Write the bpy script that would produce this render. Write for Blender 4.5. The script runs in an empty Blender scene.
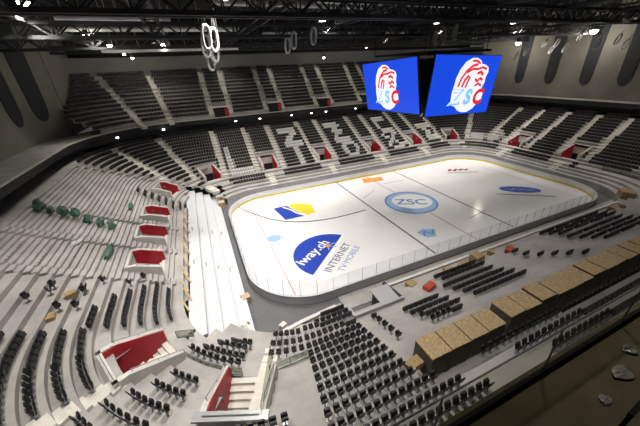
import bpy, math, random
from mathutils import Vector, Matrix
random.seed(7)
S = bpy.context.scene
COL = S.collection
PI = math.pi

# ------------------------------------------------------------------ materials
def mat(name, col, rough=.7, metal=0., noise=0., nscale=1., emit=None, estr=0., spec=.5, col2=None):
    m = bpy.data.materials.new(name); m.use_nodes = True
    nt = m.node_tree; b = nt.nodes['Principled BSDF']
    b.inputs['Roughness'].default_value = rough
    b.inputs['Metallic'].default_value = metal
    b.inputs['Specular IOR Level'].default_value = spec
    c = (*col, 1)
    b.inputs['Base Color'].default_value = c
    if noise > 0 or col2:
        tc = nt.nodes.new('ShaderNodeTexCoord')
        nz = nt.nodes.new('ShaderNodeTexNoise'); nz.inputs['Scale'].default_value = nscale; nz.inputs['Detail'].default_value = 6
        nz.inputs['Roughness'].default_value = .65
        rp = nt.nodes.new('ShaderNodeValToRGB')
        d = col2 if col2 else tuple(x*(1-noise) for x in col)
        u = col if col2 else tuple(min(1, x*(1+noise*.6)) for x in col)
        rp.color_ramp.elements[0].position = .32; rp.color_ramp.elements[1].position = .68
        rp.color_ramp.elements[0].color = (*d, 1); rp.color_ramp.elements[1].color = (*u, 1)
        nt.links.new(tc.outputs['Object'], nz.inputs['Vector'])
        nt.links.new(nz.outputs['Fac'], rp.inputs['Fac'])
        nt.links.new(rp.outputs['Color'], b.inputs['Base Color'])
    if emit:
        b.inputs['Emission Color'].default_value = (*emit, 1); b.inputs['Emission Strength'].default_value = estr
    return m

def glassmat(name, tint, trans, rough=.05, dcol=(.8, .8, .85)):
    m = bpy.data.materials.new(name); m.use_nodes = True
    nt = m.node_tree; nt.nodes.clear()
    o = nt.nodes.new('ShaderNodeOutputMaterial')
    t = nt.nodes.new('ShaderNodeBsdfTransparent'); t.inputs['Color'].default_value = (*tint, 1)
    g = nt.nodes.new('ShaderNodeBsdfGlossy'); g.inputs['Roughness'].default_value = rough
    d = nt.nodes.new('ShaderNodeBsdfDiffuse'); d.inputs['Color'].default_value = (*dcol, 1)
    m1 = nt.nodes.new('ShaderNodeMixShader'); m1.inputs[0].default_value = .3
    nt.links.new(d.outputs[0], m1.inputs[1]); nt.links.new(g.outputs[0], m1.inputs[2])
    m2 = nt.nodes.new('ShaderNodeMixShader'); m2.inputs[0].default_value = 1-trans
    nt.links.new(t.outputs[0], m2.inputs[1]); nt.links.new(m1.outputs[0], m2.inputs[2])
    nt.links.new(m2.outputs[0], o.inputs['Surface'])
    return m

M = dict(
    ice=mat('ice_surface', (.86, .85, .865), .15, noise=.03, nscale=.25, spec=.5),
    concrete=mat('terrace_concrete', (.42, .40, .385), .85, noise=.22, nscale=.35),
    tread=mat('stair_concrete', (.72, .69, .63), .85, noise=.15, nscale=.8),
    wallc=mat('wall_concrete', (.25, .235, .205), .9, noise=.2, nscale=.12),
    farwall=mat('rear_wall_plaster', (.24, .235, .23), .9, noise=.12, nscale=.2),
    recess=mat('recess_shade', (.035, .036, .042), .8),
    roof=mat('roof_black', (.012, .012, .013), .9),
    steel=mat('steel_dark', (.045, .045, .048), .5, metal=.3),
    duct=mat('duct_metal', (.72, .72, .70), .5, metal=.1),
    floor=mat('rubber_floor', (.13, .13, .14), .75, noise=.12, nscale=.6),
    white=mat('white_sheet', (.64, .65, .68), .4),
    board=mat('board_white', (.82, .82, .83), .4),
    boardout=mat('board_outer', (.42, .42, .44), .5),
    cap=mat('board_cap', (.62, .64, .68), .4),
    yellow=mat('kick_yellow', (.85, .66, .12), .5),
    glass=glassmat('rink_glass', (.95, .96, .98), .82, dcol=(.72,.72,.8)),
    railglass=glassmat('balustrade_glass', (.80, .82, .76), .84, dcol=(.35, .35, .3)),
    seat=mat('seat_black', (.016, .016, .018), .45),
    seatw=mat('seat_white', (.88, .88, .87), .5),
    red=mat('red_cladding', (.46, .012, .03), .5),
    parapet=mat('parapet_white', (.66, .64, .61), .7, noise=.1, nscale=1.2),
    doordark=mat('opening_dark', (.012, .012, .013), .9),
    osb=mat('crate_board', (.50, .36, .20), .8, noise=.35, nscale=6),
    crate=mat('crate_side_shadowed', (.10, .085, .065), .85, noise=.25, nscale=3),  # crate sides, shadow of the camera side painted into their dark colour
    timber=mat('timber', (.55, .42, .27), .75, noise=.2, nscale=4),
    green=mat('green_foil', (.10, .19, .15), .5, noise=.4, nscale=5),
    cardboard=mat('cardboard', (.42, .29, .15), .85, noise=.2, nscale=4),
    redbox=mat('red_plastic', (.5, .06, .04), .5),
    screen=mat('screen_blue', (.01, .02, .1), .4, emit=(.008, .065, .72), estr=1.05),
    sw=mat('screen_white', (.5, .5, .5), .4, emit=(.85, .88, .95), estr=1.),
    sr=mat('screen_red', (.3, 0, 0), .4, emit=(.72, .03, .03), estr=1.),
    sb=mat('screen_pale_blue', (.1, .2, .4), .4, emit=(.25, .55, .9), estr=1.),
    frame=mat('black_frame', (.01, .01, .011), .5),
    lamp=mat('lamp_lens', (1, 1, 1), .3, emit=(1, .95, .82), estr=22.),
    lampsm=mat('small_lamp_lens', (1, 1, 1), .3, emit=(1, .97, .9), estr=6.),
    hoop=mat('hoop_white', (.46, .46, .45), .4),
    inkblue=mat('ink_blue', (.02, .06, .42), .4),
    inkline=mat('ink_navy_line', (.05, .06, .14), .4),
    inkred=mat('ink_red_line', (.5, .12, .12), .4),
    inkpale=mat('ink_pale_blue', (.33, .5, .78), .4),
    inkmid=mat('ink_mid_blue', (.14, .26, .58), .4),
    inkyel=mat('ink_yellow', (.85, .62, .05), .4),
    inkor=mat('ink_orange', (.85, .30, .07), .4),
    inkgrey=mat('ink_grey', (.16, .17, .24), .4),
    inkwhite=mat('ink_white', (.88, .88, .9), .4),
    black=mat('black_rubber', (.010, .010, .010), .9, spec=.05),
    slab=mat('balcony_slab', (.060, .048, .026), .9, spec=.2, noise=.3, nscale=1.5),
    foil=mat('clear_foil', (.10, .095, .08), .35, noise=.3, nscale=6),
    grey=mat('grey_metal', (.32, .33, .34), .4, metal=.5),
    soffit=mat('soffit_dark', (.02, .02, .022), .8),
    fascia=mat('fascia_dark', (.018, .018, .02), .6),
    railtop=mat('rail_light', (.55, .53, .48), .5),
    dugout=mat('bench_dark', (.03, .03, .035), .7),
)

# ------------------------------------------------------------------ mesh builder
class MB:
    def __init__(s): s.v = []; s.f = []
    def quad(s, a, b, c, d):
        n = len(s.v); s.v += [tuple(a), tuple(b), tuple(c), tuple(d)]; s.f.append((n, n+1, n+2, n+3))
    def poly(s, pts):
        n = len(s.v); s.v += [tuple(p) for p in pts]; s.f.append(tuple(range(n, n+len(pts))))
    def hexa(s, p):          # 8 points: bottom 0-3, top 4-7
        n = len(s.v); s.v += [tuple(q) for q in p]
        for f in ((3,2,1,0), (4,5,6,7), (0,1,5,4), (1,2,6,5), (2,3,7,6), (3,0,4,7)): s.f.append(tuple(n+i for i in f))
    def box(s, c, dim, rz=0., tilt=None):
        x, y, z = (d/2 for d in dim)
        R = Matrix.Rotation(rz, 3, 'Z')
        if tilt: R = R @ Matrix.Rotation(tilt[0], 3, tilt[1])
        c = Vector(c)
        s.hexa([c + R @ Vector(q) for q in ((-x,-y,-z),(x,-y,-z),(x,y,-z),(-x,y,-z),(-x,-y,z),(x,-y,z),(x,y,z),(-x,y,z))])
    def prism(s, pts, off):  # polygon extruded by vector off
        n = len(s.v); k = len(pts); off = Vector(off)
        s.v += [tuple(p) for p in pts] + [tuple(Vector(p)+off) for p in pts]
        s.f.append(tuple(n+i for i in reversed(range(k)))); s.f.append(tuple(n+k+i for i in range(k)))
        for i in range(k):
            j = (i+1) % k; s.f.append((n+i, n+j, n+k+j, n+k+i))
    def bar(s, a, b, w, n=4, h=None):
        a = Vector(a); b = Vector(b); d = (b-a)
        if d.length < 1e-6: return
        d.normalize()
        up = Vector((0,0,1)) if abs(d.z) < .95 else Vector((1,0,0))
        r = d.cross(up).normalized(); u = r.cross(d)
        h = h or w
        k = len(s.v)
        for p in (a, b):
            for i in range(n):
                t = 2*PI*(i+.5)/n; q = 1.0 if n > 4 else 1.414
                s.v.append(tuple(p + r*math.cos(t)*w/2*q + u*math.sin(t)*h/2*q))
        for i in range(n):
            j = (i+1) % n; s.f.append((k+i, k+j, k+n+j, k+n+i))
        s.f.append(tuple(k+i for i in reversed(range(n)))); s.f.append(tuple(k+n+i for i in range(n)))
    def tube(s, pts, r, n=8, closed=False):
        pts = [Vector(p) for p in pts]; m = len(pts); k = len(s.v)
        for i, p in enumerate(pts):
            a = pts[(i-1) % m] if (closed or i > 0) else p; b = pts[(i+1) % m] if (closed or i < m-1) else p
            d = (b-a).normalized(); up = Vector((0,0,1)) if abs(d.z) < .9 else Vector((1,0,0))
            if closed and s.__dict__.get('axis'): up = Vector(s.axis)
            q = d.cross(up).normalized(); u = q.cross(d)
            for j in range(n):
                t = 2*PI*j/n; s.v.append(tuple(p+q*math.cos(t)*r+u*math.sin(t)*r))
        for i in range(m if closed else m-1):
            for j in range(n):
                a = k+i*n+j; b = k+i*n+(j+1) % n; i2 = (i+1) % m
                s.f.append((a, b, k+i2*n+(j+1) % n, k+i2*n+j))
        if not closed:
            s.f.append(tuple(k+j for j in reversed(range(n)))); s.f.append(tuple(k+(m-1)*n+j for j in range(n)))
    def mesh(s, name, m, smooth=False):
        me = bpy.data.meshes.new(name); me.from_pydata(s.v, [], s.f); me.validate()
        me.materials.append(m)
        if smooth:
            for p in me.polygons: p.use_smooth = True
        me.update(); return me
    def obj(s, name, m, parent=None, smooth=False):
        o = bpy.data.objects.new(name, s.mesh(name, m, smooth)); COL.objects.link(o)
        if parent:
            o.parent = parent
        return o

def tag(o, label=None, cat=None, group=None, kind=None):
    if label: o['label'] = label
    if cat: o['category'] = cat
    if group: o['group'] = group
    if kind: o['kind'] = kind
    return o
def empty(name, loc=(0,0,0), rz=0.):
    o = bpy.data.objects.new(name, None); COL.objects.link(o); o.location = loc; o.rotation_euler = (0,0,rz); o.empty_display_size = .3
    return o
def struct(mb, name, m, label=None, smooth=False):
    o = mb.obj(name, m, None, smooth); o['kind'] = 'structure'
    if label: o['label'] = label
    return o
ORD = ['zeroth','first','second','third','fourth','fifth','sixth','seventh','eighth','ninth','tenth','eleventh','twelfth','thirteenth','fourteenth','fifteenth','sixteenth','seventeenth','eighteenth','nineteenth','twentieth']
def nth(i): return ORD[i] if i < len(ORD) else '%dth' % i

# ------------------------------------------------------------------ bowl geometry
HX, HY, R0, RK = 30.0, 14.85, 7.0, .45
def sdf(x, y, d):
    r = R0+RK*d; qx = abs(x)-(HX+d-r); qy = abs(y)-(HY+d-r)
    return math.hypot(max(qx,0), max(qy,0))+min(max(qx,qy),0)-r
def dof(x, y):
    lo, hi = -20., 80.
    for _ in range(40):
        m = (lo+hi)/2
        if sdf(x,y,m) > 0: lo = m
        else: hi = m
    return lo
def normal(x, y):
    d = dof(x,y); e = .01
    gx = sdf(x+e,y,d)-sdf(x-e,y,d); gy = sdf(x,y+e,d)-sdf(x,y-e,d); l = math.hypot(gx,gy) or 1
    return gx/l, gy/l
def onto(x, y, d):
    for _ in range(5):
        nx, ny = normal(x,y); e = sdf(x,y,d); x -= nx*e; y -= ny*e
    return x, y
NS, NC = 96, 36
def contour(d):
    r = R0+RK*d; xs = HX+d-r; ys = HY+d-r; P = []
    def st(a, b): P.extend([(a[0]+(b[0]-a[0])*i/NS, a[1]+(b[1]-a[1])*i/NS) for i in range(NS)])
    def co(cx, cy, a0): P.extend([(cx+r*math.cos(math.radians(a0-90*i/NC)), cy+r*math.sin(math.radians(a0-90*i/NC))) for i in range(NC)])
    st((-xs,HY+d),(xs,HY+d)); co(xs,ys,90); st((HX+d,ys),(HX+d,-ys)); co(xs,-ys,0)
    st((xs,-HY-d),(-xs,-HY-d)); co(-xs,-ys,270); st((-HX-d,-ys),(-HX-d,ys)); co(-xs,ys,180)
    return P
D_MAIN, PITCH, RISE, NROW = 6.6, .9, .46, 16
ROWS = [(2.2+.85*i, 2.2+.85*(i+1), 1.2+.4*i) for i in range(4)] + [(5.6, 6.6, 2.4)] + \
       [(D_MAIN+PITCH*i, D_MAIN+PITCH*(i+1), 2.8+RISE*i) for i in range(NROW)]
D_TOP = D_MAIN+PITCH*NROW; Z_TOP = 2.8+RISE*(NROW-1)
def prof(d):
    z = 0.
    for a, b, h in ROWS:
        if d >= a: z = h
    return z
# vomitories: centre point at d about 9, width
VOMS = [(-31.6,23.6,'far left corner'), (-19.2,24,'1'), (-6.3,24,'2'), (7.2,24,'3'), (20.0,24,'4'), (31.4,22.6,'5'), (39.6,8.7,'6'), (39.6,-3.2,'7'),
        (-39.0,16.6,'8'), (-39.4,6.6,'9'), (-39.4,.4,'10'), (-39.4,-5.7,'11'), (-38.4,-18.4,'12'), (-32.6,-23.5,'13')]
VF = []
for x, y, n in VOMS:
    nx, ny = normal(x,y); st = 1 if len(VF) < 8 else 2; bx, by = onto(x,y,D_MAIN+st*PITCH); VF.append((bx,by,nx,ny,PITCH*(3 if 8 <= len(VF) <= 11 else 4)))
VW = 1.5
def in_vom(x, y, mw=0., md=0.):
    for bx, by, nx, ny, vl_ in VF:
        dx, dy = x-bx, y-by; o = dx*nx+dy*ny; t = dx*ny-dy*nx
        if abs(t) < VW+mw and -.1-md*6 < o < vl_+md: return True
    return False
CRX0, CRX1 = -23.2, 5.0          # flat crate deck on the near stand
def in_deck(x, y, d): return y < -20 and CRX0 < x < CRX1 and 11.0 < d < 14.6
def pocket(x, y):                # the squarish floor pocket in the near left corner
    if x > -22 or y > -7: return False
    if x < -31.7 or y < -18.8+max(0,x+30)*.22: return False
    cx, cy, r = -29.7, -16.8, 2.0
    if x < cx and y < cy: return math.hypot(x-cx, y-cy) < r
    return True
def ramp_zone(x, y, d): return -36.1 < x < -30 and -16.4 < y < 19.0
mb = MB(); prev = [0.]*10000
zp = 0.
prevz = None
for ri, (a, b, z) in enumerate(ROWS):
    A = contour(a); B = contour(b); n = len(A)
    zlow = 0. if ri == 0 else ROWS[ri-1][2]
    for i in range(n):
        j = (i+1) % n
        cx = (A[i][0]+A[j][0]+B[i][0]+B[j][0])/4; cy = (A[i][1]+A[j][1]+B[i][1]+B[j][1])/4; d = (a+b)/2
        if a >= D_MAIN+PITCH-.01 and in_vom(cx, cy): continue
        if ramp_zone(cx,cy,d): continue
        if d < 9 and pocket(cx, cy): continue
        if in_deck(cx, cy, d) or (cy < -15 and -22.9 < cx < -17.9 and d < 5.0): continue
        if ri >= 6 and cx < -36 and -9.2 < cy < 19.5:
            zh = z-RISE/2; Ca = [((A[q][0]+B[q][0])/2,(A[q][1]+B[q][1])/2) for q in (i,j)]
            mb.quad((*A[i],zlow-.02),(*A[j],zlow-.02),(*A[j],zh),(*A[i],zh)); mb.quad((*A[i],zh),(*A[j],zh),(*Ca[1],zh),(*Ca[0],zh))
            mb.quad((*Ca[0],zh),(*Ca[1],zh),(*Ca[1],z),(*Ca[0],z)); mb.quad((*Ca[0],z),(*Ca[1],z),(*B[j],z),(*B[i],z))
            continue
        mb.quad((*A[i],zlow-.02),(*A[j],zlow-.02),(*A[j],z),(*A[i],z))
        mb.quad((*A[i],z),(*A[j],z),(*B[j],z),(*B[i],z))
struct(mb, 'terrace_bowl', M['concrete'], 'stepped grey concrete terracing of the lower stand')
# flat deck under the crates
mb = MB(); zd = 4.62
mb.box(((CRX0+CRX1)/2, -HY-12.8, zd-.5), (CRX1-CRX0+.2, 3.7, 1.0))
struct(mb, 'crate_deck', M['concrete'], 'flat concrete cross walkway under the crates')

# aisles -------------------------------------------------------------
AIS = [(-22,22,-22,36),(-16.3,22,-16.3,36),(-8.6,22,-8.6,36),(-3.8,22,-3.8,36),(5.1,22,5.1,36),(9.6,22,9.6,36),(17.6,22,17.9,36),(22.1,22,22.3,36),(28,21.6,29.4,36),
       (-28.6,22,-29.1,36.6),(-34.2,21.2,-39.9,33.6),(-38.9,20.0,-47.4,28.7),(34.3,19.6,43.4,27),(39.6,16.2,50.2,17.3),(38,11.5,51,11.3),(37.8,5.4,51,5.8),(37.8,-.9,51,-.2),(38,-6.2,51,-5.6),
       (-30.2,-20,-33.8,-30),(-37.2,-18.6,-45.5,-25.2)]
AISB = [(-36.8,-2.65,-51,-2.65),(-36.8,-8.6,-51,-8.6),(-36.8,3.4,-51,3.4)]
def aisle_dist(x, y):
    best = 99
    for x0,y0,x1,y1 in AIS:
        dx, dy = x1-x0, y1-y0; L = math.hypot(dx,dy); t = ((x-x0)*dx+(y-y0)*dy)/L
        if -1.5 < t < L+1.5: best = min(best, abs((x-x0)*dy-(y-y0)*dx)/L)
    return best
def stair_strip(x0,y0,x1,y1,w,rows,half=True):
    mb = MB(); L = math.hypot(x1-x0,y1-y0); ux, uy = (x1-x0)/L, (y1-y0)/L; px, py = -uy, ux
    N = int(L/.45)
    for k in range(N):
        t0, t1 = k*L/N, (k+1)*L/N; xm, ym = x0+ux*(t0+t1)/2, y0+uy*(t0+t1)/2
        z = rows(dof(xm,ym))
        zn = rows(dof(xm+ux*.45, ym+uy*.45))
        if zn > z+.05: z = (z+zn)/2
        mb.box((xm, ym, z-.28), (t1-t0, w, .6), math.atan2(uy,ux))
    return mb
for k, a in enumerate(AIS):
    struct(stair_strip(*a, 1.05, prof), 'aisle_stair', M['tread'], 'pale concrete aisle steps of the lower stand')
for a in AISB: struct(stair_strip(*a, .95, prof), 'aisle_stair', M['concrete'], 'narrow concrete aisle steps of the bare left terrace')
for x0, y0, x1, y1 in [(-19.9,17.2,-19.9,20.2),(-6.2,17.2,-6.2,20.2),(7.2,17.2,7.2,20.2),(19.8,17.2,19.8,20.2),(-31,17.0,-32.4,19.6),(30.8,16.6,32.4,19.4),(32.4,8.7,35.4,8.7),(32.4,-3.2,35.4,-3.2)]:
    struct(stair_strip(x0,y0,x1,y1,1.3,prof), 'aisle_stair', M['tread'], 'short pale concrete steps at the front of the stand')

# ramp of broad white steps -----------------------------------------
rs = [(1.0,2.3,.6),(2.3,3.55,1.2),(3.55,4.8,1.8),(4.8,6.05,2.42)]
mb = MB()
for k, (a, b, z) in enumerate(rs):
    mb.box((-30-(a+b)/2,1.35,(z-.06)/2),(b-a,35.4,z+.06))
mb.box((-36.12,1.35,1.17),(.2,35.4,2.46))
struct(mb, 'white_steps', M['white'], 'broad white covered steps beside the rink end')
for yy, tilt in ((3.0,0),(-6.2,.5)):
    for k in range(4):
        d = 1.9+1.2*k; z = rs[k][2]
        mb = MB(); mb.bar((0,0,0),(0,0,.55),.09,8); mb.bar((0,0,.5),(.5*(.3+tilt),.3*tilt,.5),.06,6)
        o = mb.obj('barrier_post', M['grey']); o.location = (-30-d, yy+.25*k*(1 if tilt else 0), z)
        tag(o, 'short grey post on the white steps, %s from the rink, %s row' % (nth(k+1), 'upper' if yy > 0 else 'lower'), 'post', 'barrier posts on the white steps')

# ------------------------------------------------------------------ floor and ice
mb = MB(); A = contour(0.); 
mb.poly([(x,y,.0) for x,y in reversed(A)])
ice = mb.obj('ice_rink', M['ice']); tag(ice, 'white ice sheet of the hockey rink with painted lines and logos', 'ice rink'); ice['kind'] = 'structure'
mb = MB(); mb.quad((-75,-75,-.06),(75,-75,-.06),(75,75,-.06),(-75,75,-.06)); struct(mb,'floor',M['floor'])
# near side service alley is pale
mb = MB(); mb.box((4,-16.1,-.02),(52,2.0,.06)); struct(mb,'service_alley',M['concrete'],'pale concrete alley between boards and near stand')

def decal(name, pts, m, z=.012, label=None):
    mb = MB(); mb.poly([(x,y,z) for x,y in pts]); o = mb.obj(name, m, ice)
    if o.data.polygons[0].normal.z < 0: o.data.flip_normals()
    if label: o['label'] = label
    return o
def strip(name, a, b, w, m, z=.012, label=None):
    a = Vector(a); b = Vector(b); d = (b-a).normalized(); q = Vector((-d.y,d.x))*w/2
    return decal(name, [a-q,b-q,b+q,a+q], m, z, label)
def ellipse(cx, cy, rx, ry, rot=0., n=48, a0=0., a1=360.):
    c, s = math.cos(rot), math.sin(rot); P = []
    for i in range(n if a1-a0 >= 360 else n+1):
        t = math.radians(a0+(a1-a0)*i/n); x, y = rx*math.cos(t), ry*math.sin(t); P.append((cx+x*c-y*s, cy+x*s+y*c))
    return P
def ring(name, cx, cy, r0, r1, m, z=.013, n=64, parent=None):
    mb = MB(); a = ellipse(cx,cy,r0,r0,n=n); b = ellipse(cx,cy,r1,r1,n=n)
    for i in range(n):
        j = (i+1) % n; mb.quad((*a[i],z),(*b[i],z),(*b[j],z),(*a[j],z))
    return mb.obj(name, m, parent or ice)
def text(name, s, loc, size, rot, m, parent=None, shear=0., align='CENTER', offset=.0, spacing=1.):
    c = bpy.data.curves.new(name, 'FONT'); c.body = s; c.size = size; c.align_x = align; c.align_y = 'CENTER'; c.shear = shear; c.offset = offset; c.space_character = spacing
    c.materials.append(m); o = bpy.data.objects.new(name, c); COL.objects.link(o); o.parent = parent or ice
    bpy.context.view_layer.update()
    me = bpy.data.meshes.new_from_object(o.evaluated_get(bpy.context.evaluated_depsgraph_get()))
    bpy.data.objects.remove(o); bpy.data.curves.remove(c)
    if not me.materials: me.materials.append(m)
    o = bpy.data.objects.new(name, me); COL.objects.link(o); o.parent = parent or ice
    o.location = loc; o.rotation_euler = rot
    return o
def stroke(mbuf, pts, w, z):
    for a, b in zip(pts[:-1], pts[1:]):
        a = Vector(a); b = Vector(b); d = (b-a)
        if d.length < 1e-5: continue
        d.normalize(); q = Vector((-d.y,d.x))*w/2; e = d*w*.25
        mbuf.quad((*(a-e-q),z),(*(b+e-q),z),(*(b+e+q),z),(*(a-e+q),z))
strip('blue_line',(-7.3,-14.8),(-7.3,14.8),.26,M['inkline'])
strip('blue_line',(7.3,-14.8),(7.3,14.8),.26,M['inkline'])
for x in (-26,26): strip('goal_line',(x,-13.4),(x,13.4),.09,M['inkred'])
for k in range(24):
    if k not in (8,9,10,11,12,13,14,15): strip('centre_line_dash',(0,-14.4+1.2*k),(0,-14.4+1.2*k+1.2),.16,M['inkred'])
strip('thin_line',(.9,9.5),(5.8,9.2),.13,M['inkgrey']); strip('thin_line',(6.2,-6.6),(7.6,-9.9),.10,M['inkgrey']); strip('thin_line',(3.9,-9.0),(8.4,-8.1),.13,M['inkgrey'])
strip('thin_line',(-6.6,5.2),(-2.6,7.6),.10,M['inkgrey'])
# goal crease
decal('goal_crease', ellipse(-25.0,-.5,1.0,.95), M['inkpale'], .014, 'pale blue crease spot')
# centre emblem
decal('centre_logo_disc', ellipse(0,0,4.4,4.4), M['inkpale'], .012, 'pale blue centre disc')
ring('centre_circle', 0,0,4.2,4.55,M['inkmid'],.016)
decal('centre_logo_face', ellipse(.4,.2,3.5,3.0,-.4), M['inkwhite'], .015)
text('centre_logo_letters','ZSC',(0,-.1,.02),3.0,(0,0,math.radians(-28)),M['inkmid'],offset=.05)
# half disc of the telecom advert
th = math.radians(42)
def L2(u, v, c=(-19.4,-7.5)): return (c[0]+u*math.cos(th)-v*math.sin(th), c[1]+u*math.sin(th)+v*math.cos(th))
def halfdisc(r, cut, n=48):
    P = []
    a = math.asin(-cut/r)
    for i in range(n+1):
        t = -a+(PI+2*a)*i/n; P.append(L2(r*math.cos(t), r*math.sin(t)))
    return P
decal('advert_rim', halfdisc(5.1,-.3), M['inkwhite'], .012)
decal('advert_half_disc', halfdisc(4.8,.1), M['inkblue'], .016, 'deep blue half disc')
u = L2(-.5,2.1); text('advert_name','iway.ch',(*u,.022),2.1,(0,0,th-.17),M['inkwhite'],offset=.035)
mb = MB(); cc = L2(1.5,.9)
for k in range(6):
    t = k*PI/3+.3; stroke(mb,[cc,(cc[0]+1.25*math.cos(t),cc[1]+1.0*math.sin(t))],.16,.024)
mb.obj('advert_star', M['inkpale'], ice)
decal('advert_star_spot', ellipse(*cc,.38,.38), M['inkor'], .026)
u = L2(-.3,-1.35); text('advert_line','INTERNET',(*u,.02),1.45,(0,0,th-.04),M['inkgrey'],offset=.02)
u = L2(.0,-2.8); text('advert_line','TV·MOBILE',(*u,.02),1.2,(0,0,th-.04),M['inkmid'],offset=.0)
# yellow and blue advert
t2 = math.radians(-12)
def L3(u, v, c=(-19.7,6.6), t=t2): return (c[0]+u*math.cos(t)-v*math.sin(t), c[1]+u*math.sin(t)+v*math.cos(t))
decal('advert_panel', [L3(*p) for p in ((-3.3,1.9),(-1.0,2.5),(.0,.6),(1.7,-2.3),(-1.6,-2.9))], M['inkblue'], .014)
decal('advert_panel', [L3(*p) for p in ((-.8,2.6),(1.2,2.9),(3.4,1.6),(3.6,-1.5),(2.1,-2.2),(.9,-.6),(.1,.8))], M['inkyel'], .016)
mb = MB(); stroke(mb,[L3(-1.6,1.9),L3(-.4,.6),L3(.5,-1.0),L3(1.9,-2.3)],.35,.02); mb.obj('advert_sweep', M['inkwhite'], ice)
# orange patch at the far boards
t4 = math.radians(-6)
decal('advert_patch', [L3(*p,c=(.2,12.5),t=t4) for p in ((-2.4,-.9),(2.0,-1.1),(2.5,.9),(-1.9,1.5))], M['inkor'], .014)
mb = MB(); stroke(mb,[L3(*p,c=(.2,12.5),t=t4) for p in ((-1.5,.2),(-.6,-.3),(.2,.4),(1.4,-.1))],.3,.02); mb.obj('advert_sweep', M['inkyel'], ice)
# blue oval advert with dark line of lettering
t5 = math.radians(-36)
decal('advert_oval', ellipse(20.9,-5.2,3.5,1.5,t5), M['inkblue'], .014, 'dark blue oval')
mb = MB(); stroke(mb,[L3(*p,c=(20.9,-5.2),t=t5) for p in ((-2.2,.1),(-1.5,-.45),(-.8,.4),(0,-.3),(.7,.3),(1.4,-.3),(2.3,.25))],.22,.02); mb.obj('advert_script', M['inkpale'], ice)
mb = MB(); u = -4.4
while u < 4.6:
    w = random.uniform(.3,.8); stroke(mb,[L3(u,-2.35,c=(20.6,-5.3),t=t5),L3(u+w,-2.35+random.uniform(-.1,.1),c=(20.6,-5.3),t=t5)],.42,.02); u += w+.22
mb.obj('advert_lettering', M['inkgrey'], ice)
# red script advert with grey rule
t6 = math.radians(-20)
mb = MB(); stroke(mb,[L3(*p,c=(20,8.3),t=t6) for p in ((-2.3,-.5),(-1.6,.7),(-1.0,-.5),(-.3,.6),(.3,-.4),(.9,.5),(1.5,-.4),(2.3,.4))],.5,.02); mb.obj('advert_script', M['redbox'], ice)
mb = MB(); stroke(mb,[L3(-3.2,-1.6,c=(20,8.3),t=t6),L3(3.4,-1.9,c=(20,8.3),t=t6)],.3,.02); mb.obj('advert_rule', M['inkgrey'], ice)
# pale blue emblem by the near boards
decal('advert_patch', [(-6.0,-8.6),(-4.6,-8.2),(-3.0,-9.0),(-4.2,-10.6),(-5.6,-10.3)], M['inkpale'], .014)
mb = MB(); stroke(mb,[(-5.6,-9.8),(-4.9,-8.8),(-4.2,-9.9),(-3.5,-9.1)],.25,.02); mb.obj('advert_script', M['inkmid'], ice)
# hose on the ice
def catmull(P, n=8):
    P = [Vector(p) for p in P]; out = []
    for i in range(len(P)-1):
        p0 = P[max(i-1,0)]; p1 = P[i]; p2 = P[i+1]; p3 = P[min(i+2,len(P)-1)]
        for k in range(n):
            t = k/n; out.append(.5*((2*p1)+(p2-p0)*t+(2*p0-5*p1+4*p2-p3)*t*t+(3*p1-p0-3*p2+p3)*t**3))
    out.append(P[-1]); return out
mb = MB(); mb.tube(catmull([(-28.2,13.4,.05),(-27.2,10.6,.05),(-25.9,8.4,.05),(-24.1,5.6,.05),(-21.4,3.1,.05),(-17.7,1.5,.05),(-13.6,.9,.05),(-8.6,1.0,.05)]),.05,6)
tag(mb.obj('hose', M['black'], smooth=True), 'thin black hose curving across the ice from the end boards', 'hose')

# ------------------------------------------------------------------ boards and glass
bd = empty('dasher_boards'); tag(bd, 'white rink boards with yellow kick strip and clear glass around the ice', 'rink boards')
def band(d0, d1, z0, z1, name, m, parent, caps=True, sel=None):
    A = contour(d0); B = contour(d1); n = len(A); mb = MB()
    for i in range(n):
        j = (i+1) % n
        if sel and not sel(*A[i]): continue
        mb.quad((*A[j],z0),(*A[i],z0),(*A[i],z1),(*A[j],z1)); mb.quad((*B[i],z0),(*B[j],z0),(*B[j],z1),(*B[i],z1))
        mb.quad((*A[i],z1),(*B[i],z1),(*B[j],z1),(*A[j],z1))
    return mb.obj(name, m, parent)
band(.0,.06,0,1.07,'board_face',M['board'],bd); band(.065,.16,0,1.06,'board_backing',M['boardout'],bd)
band(-.02,-.004,.0,.36,'kick_strip',M['yellow'],bd); band(-.03,.2,1.07,1.13,'cap_rail',M['cap'],bd)
# glass panes + posts by arc length
C = contour(.08); seg = []; tot = 0.
for i in range(len(C)):
    a, b = C[i], C[(i+1) % len(C)]; l = math.hypot(b[0]-a[0],b[1]-a[1]); seg.append((tot,l,a,b)); tot += l
def at_len(s):
    s %= tot
    for t, l, a, b in seg:
        if t <= s <= t+l+1e-9:
            k = (s-t)/l if l else 0; return (a[0]+(b[0]-a[0])*k, a[1]+(b[1]-a[1])*k)
    return C[0]
NP = 96
for k in range(NP):
    s0 = tot*k/NP; s1 = tot*(k+1)/NP; mb = MB(); mid = at_len((s0+s1)/2)
    zt = 3.0 if abs(mid[0]) > 24 else 2.75
    nx, ny = normal(*mid)
    for q in range(4):
        a = at_len(s0+.03+(s1-s0-.06)*q/4); b = at_len(s0+.03+(s1-s0-.06)*(q+1)/4)
        mb.quad((*a,1.13),(*b,1.13),(*b,zt),(*a,zt))
    mb.obj('glass_pane', M['glass'], bd)
    p = at_len(s0); mb = MB(); mb.box((p[0]+nx*.03,p[1]+ny*.03,(1.13+zt)/2),(.035,.035,zt-1.13),math.atan2(ny,nx)); mb.obj('glass_post', M['grey'], bd)

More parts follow.
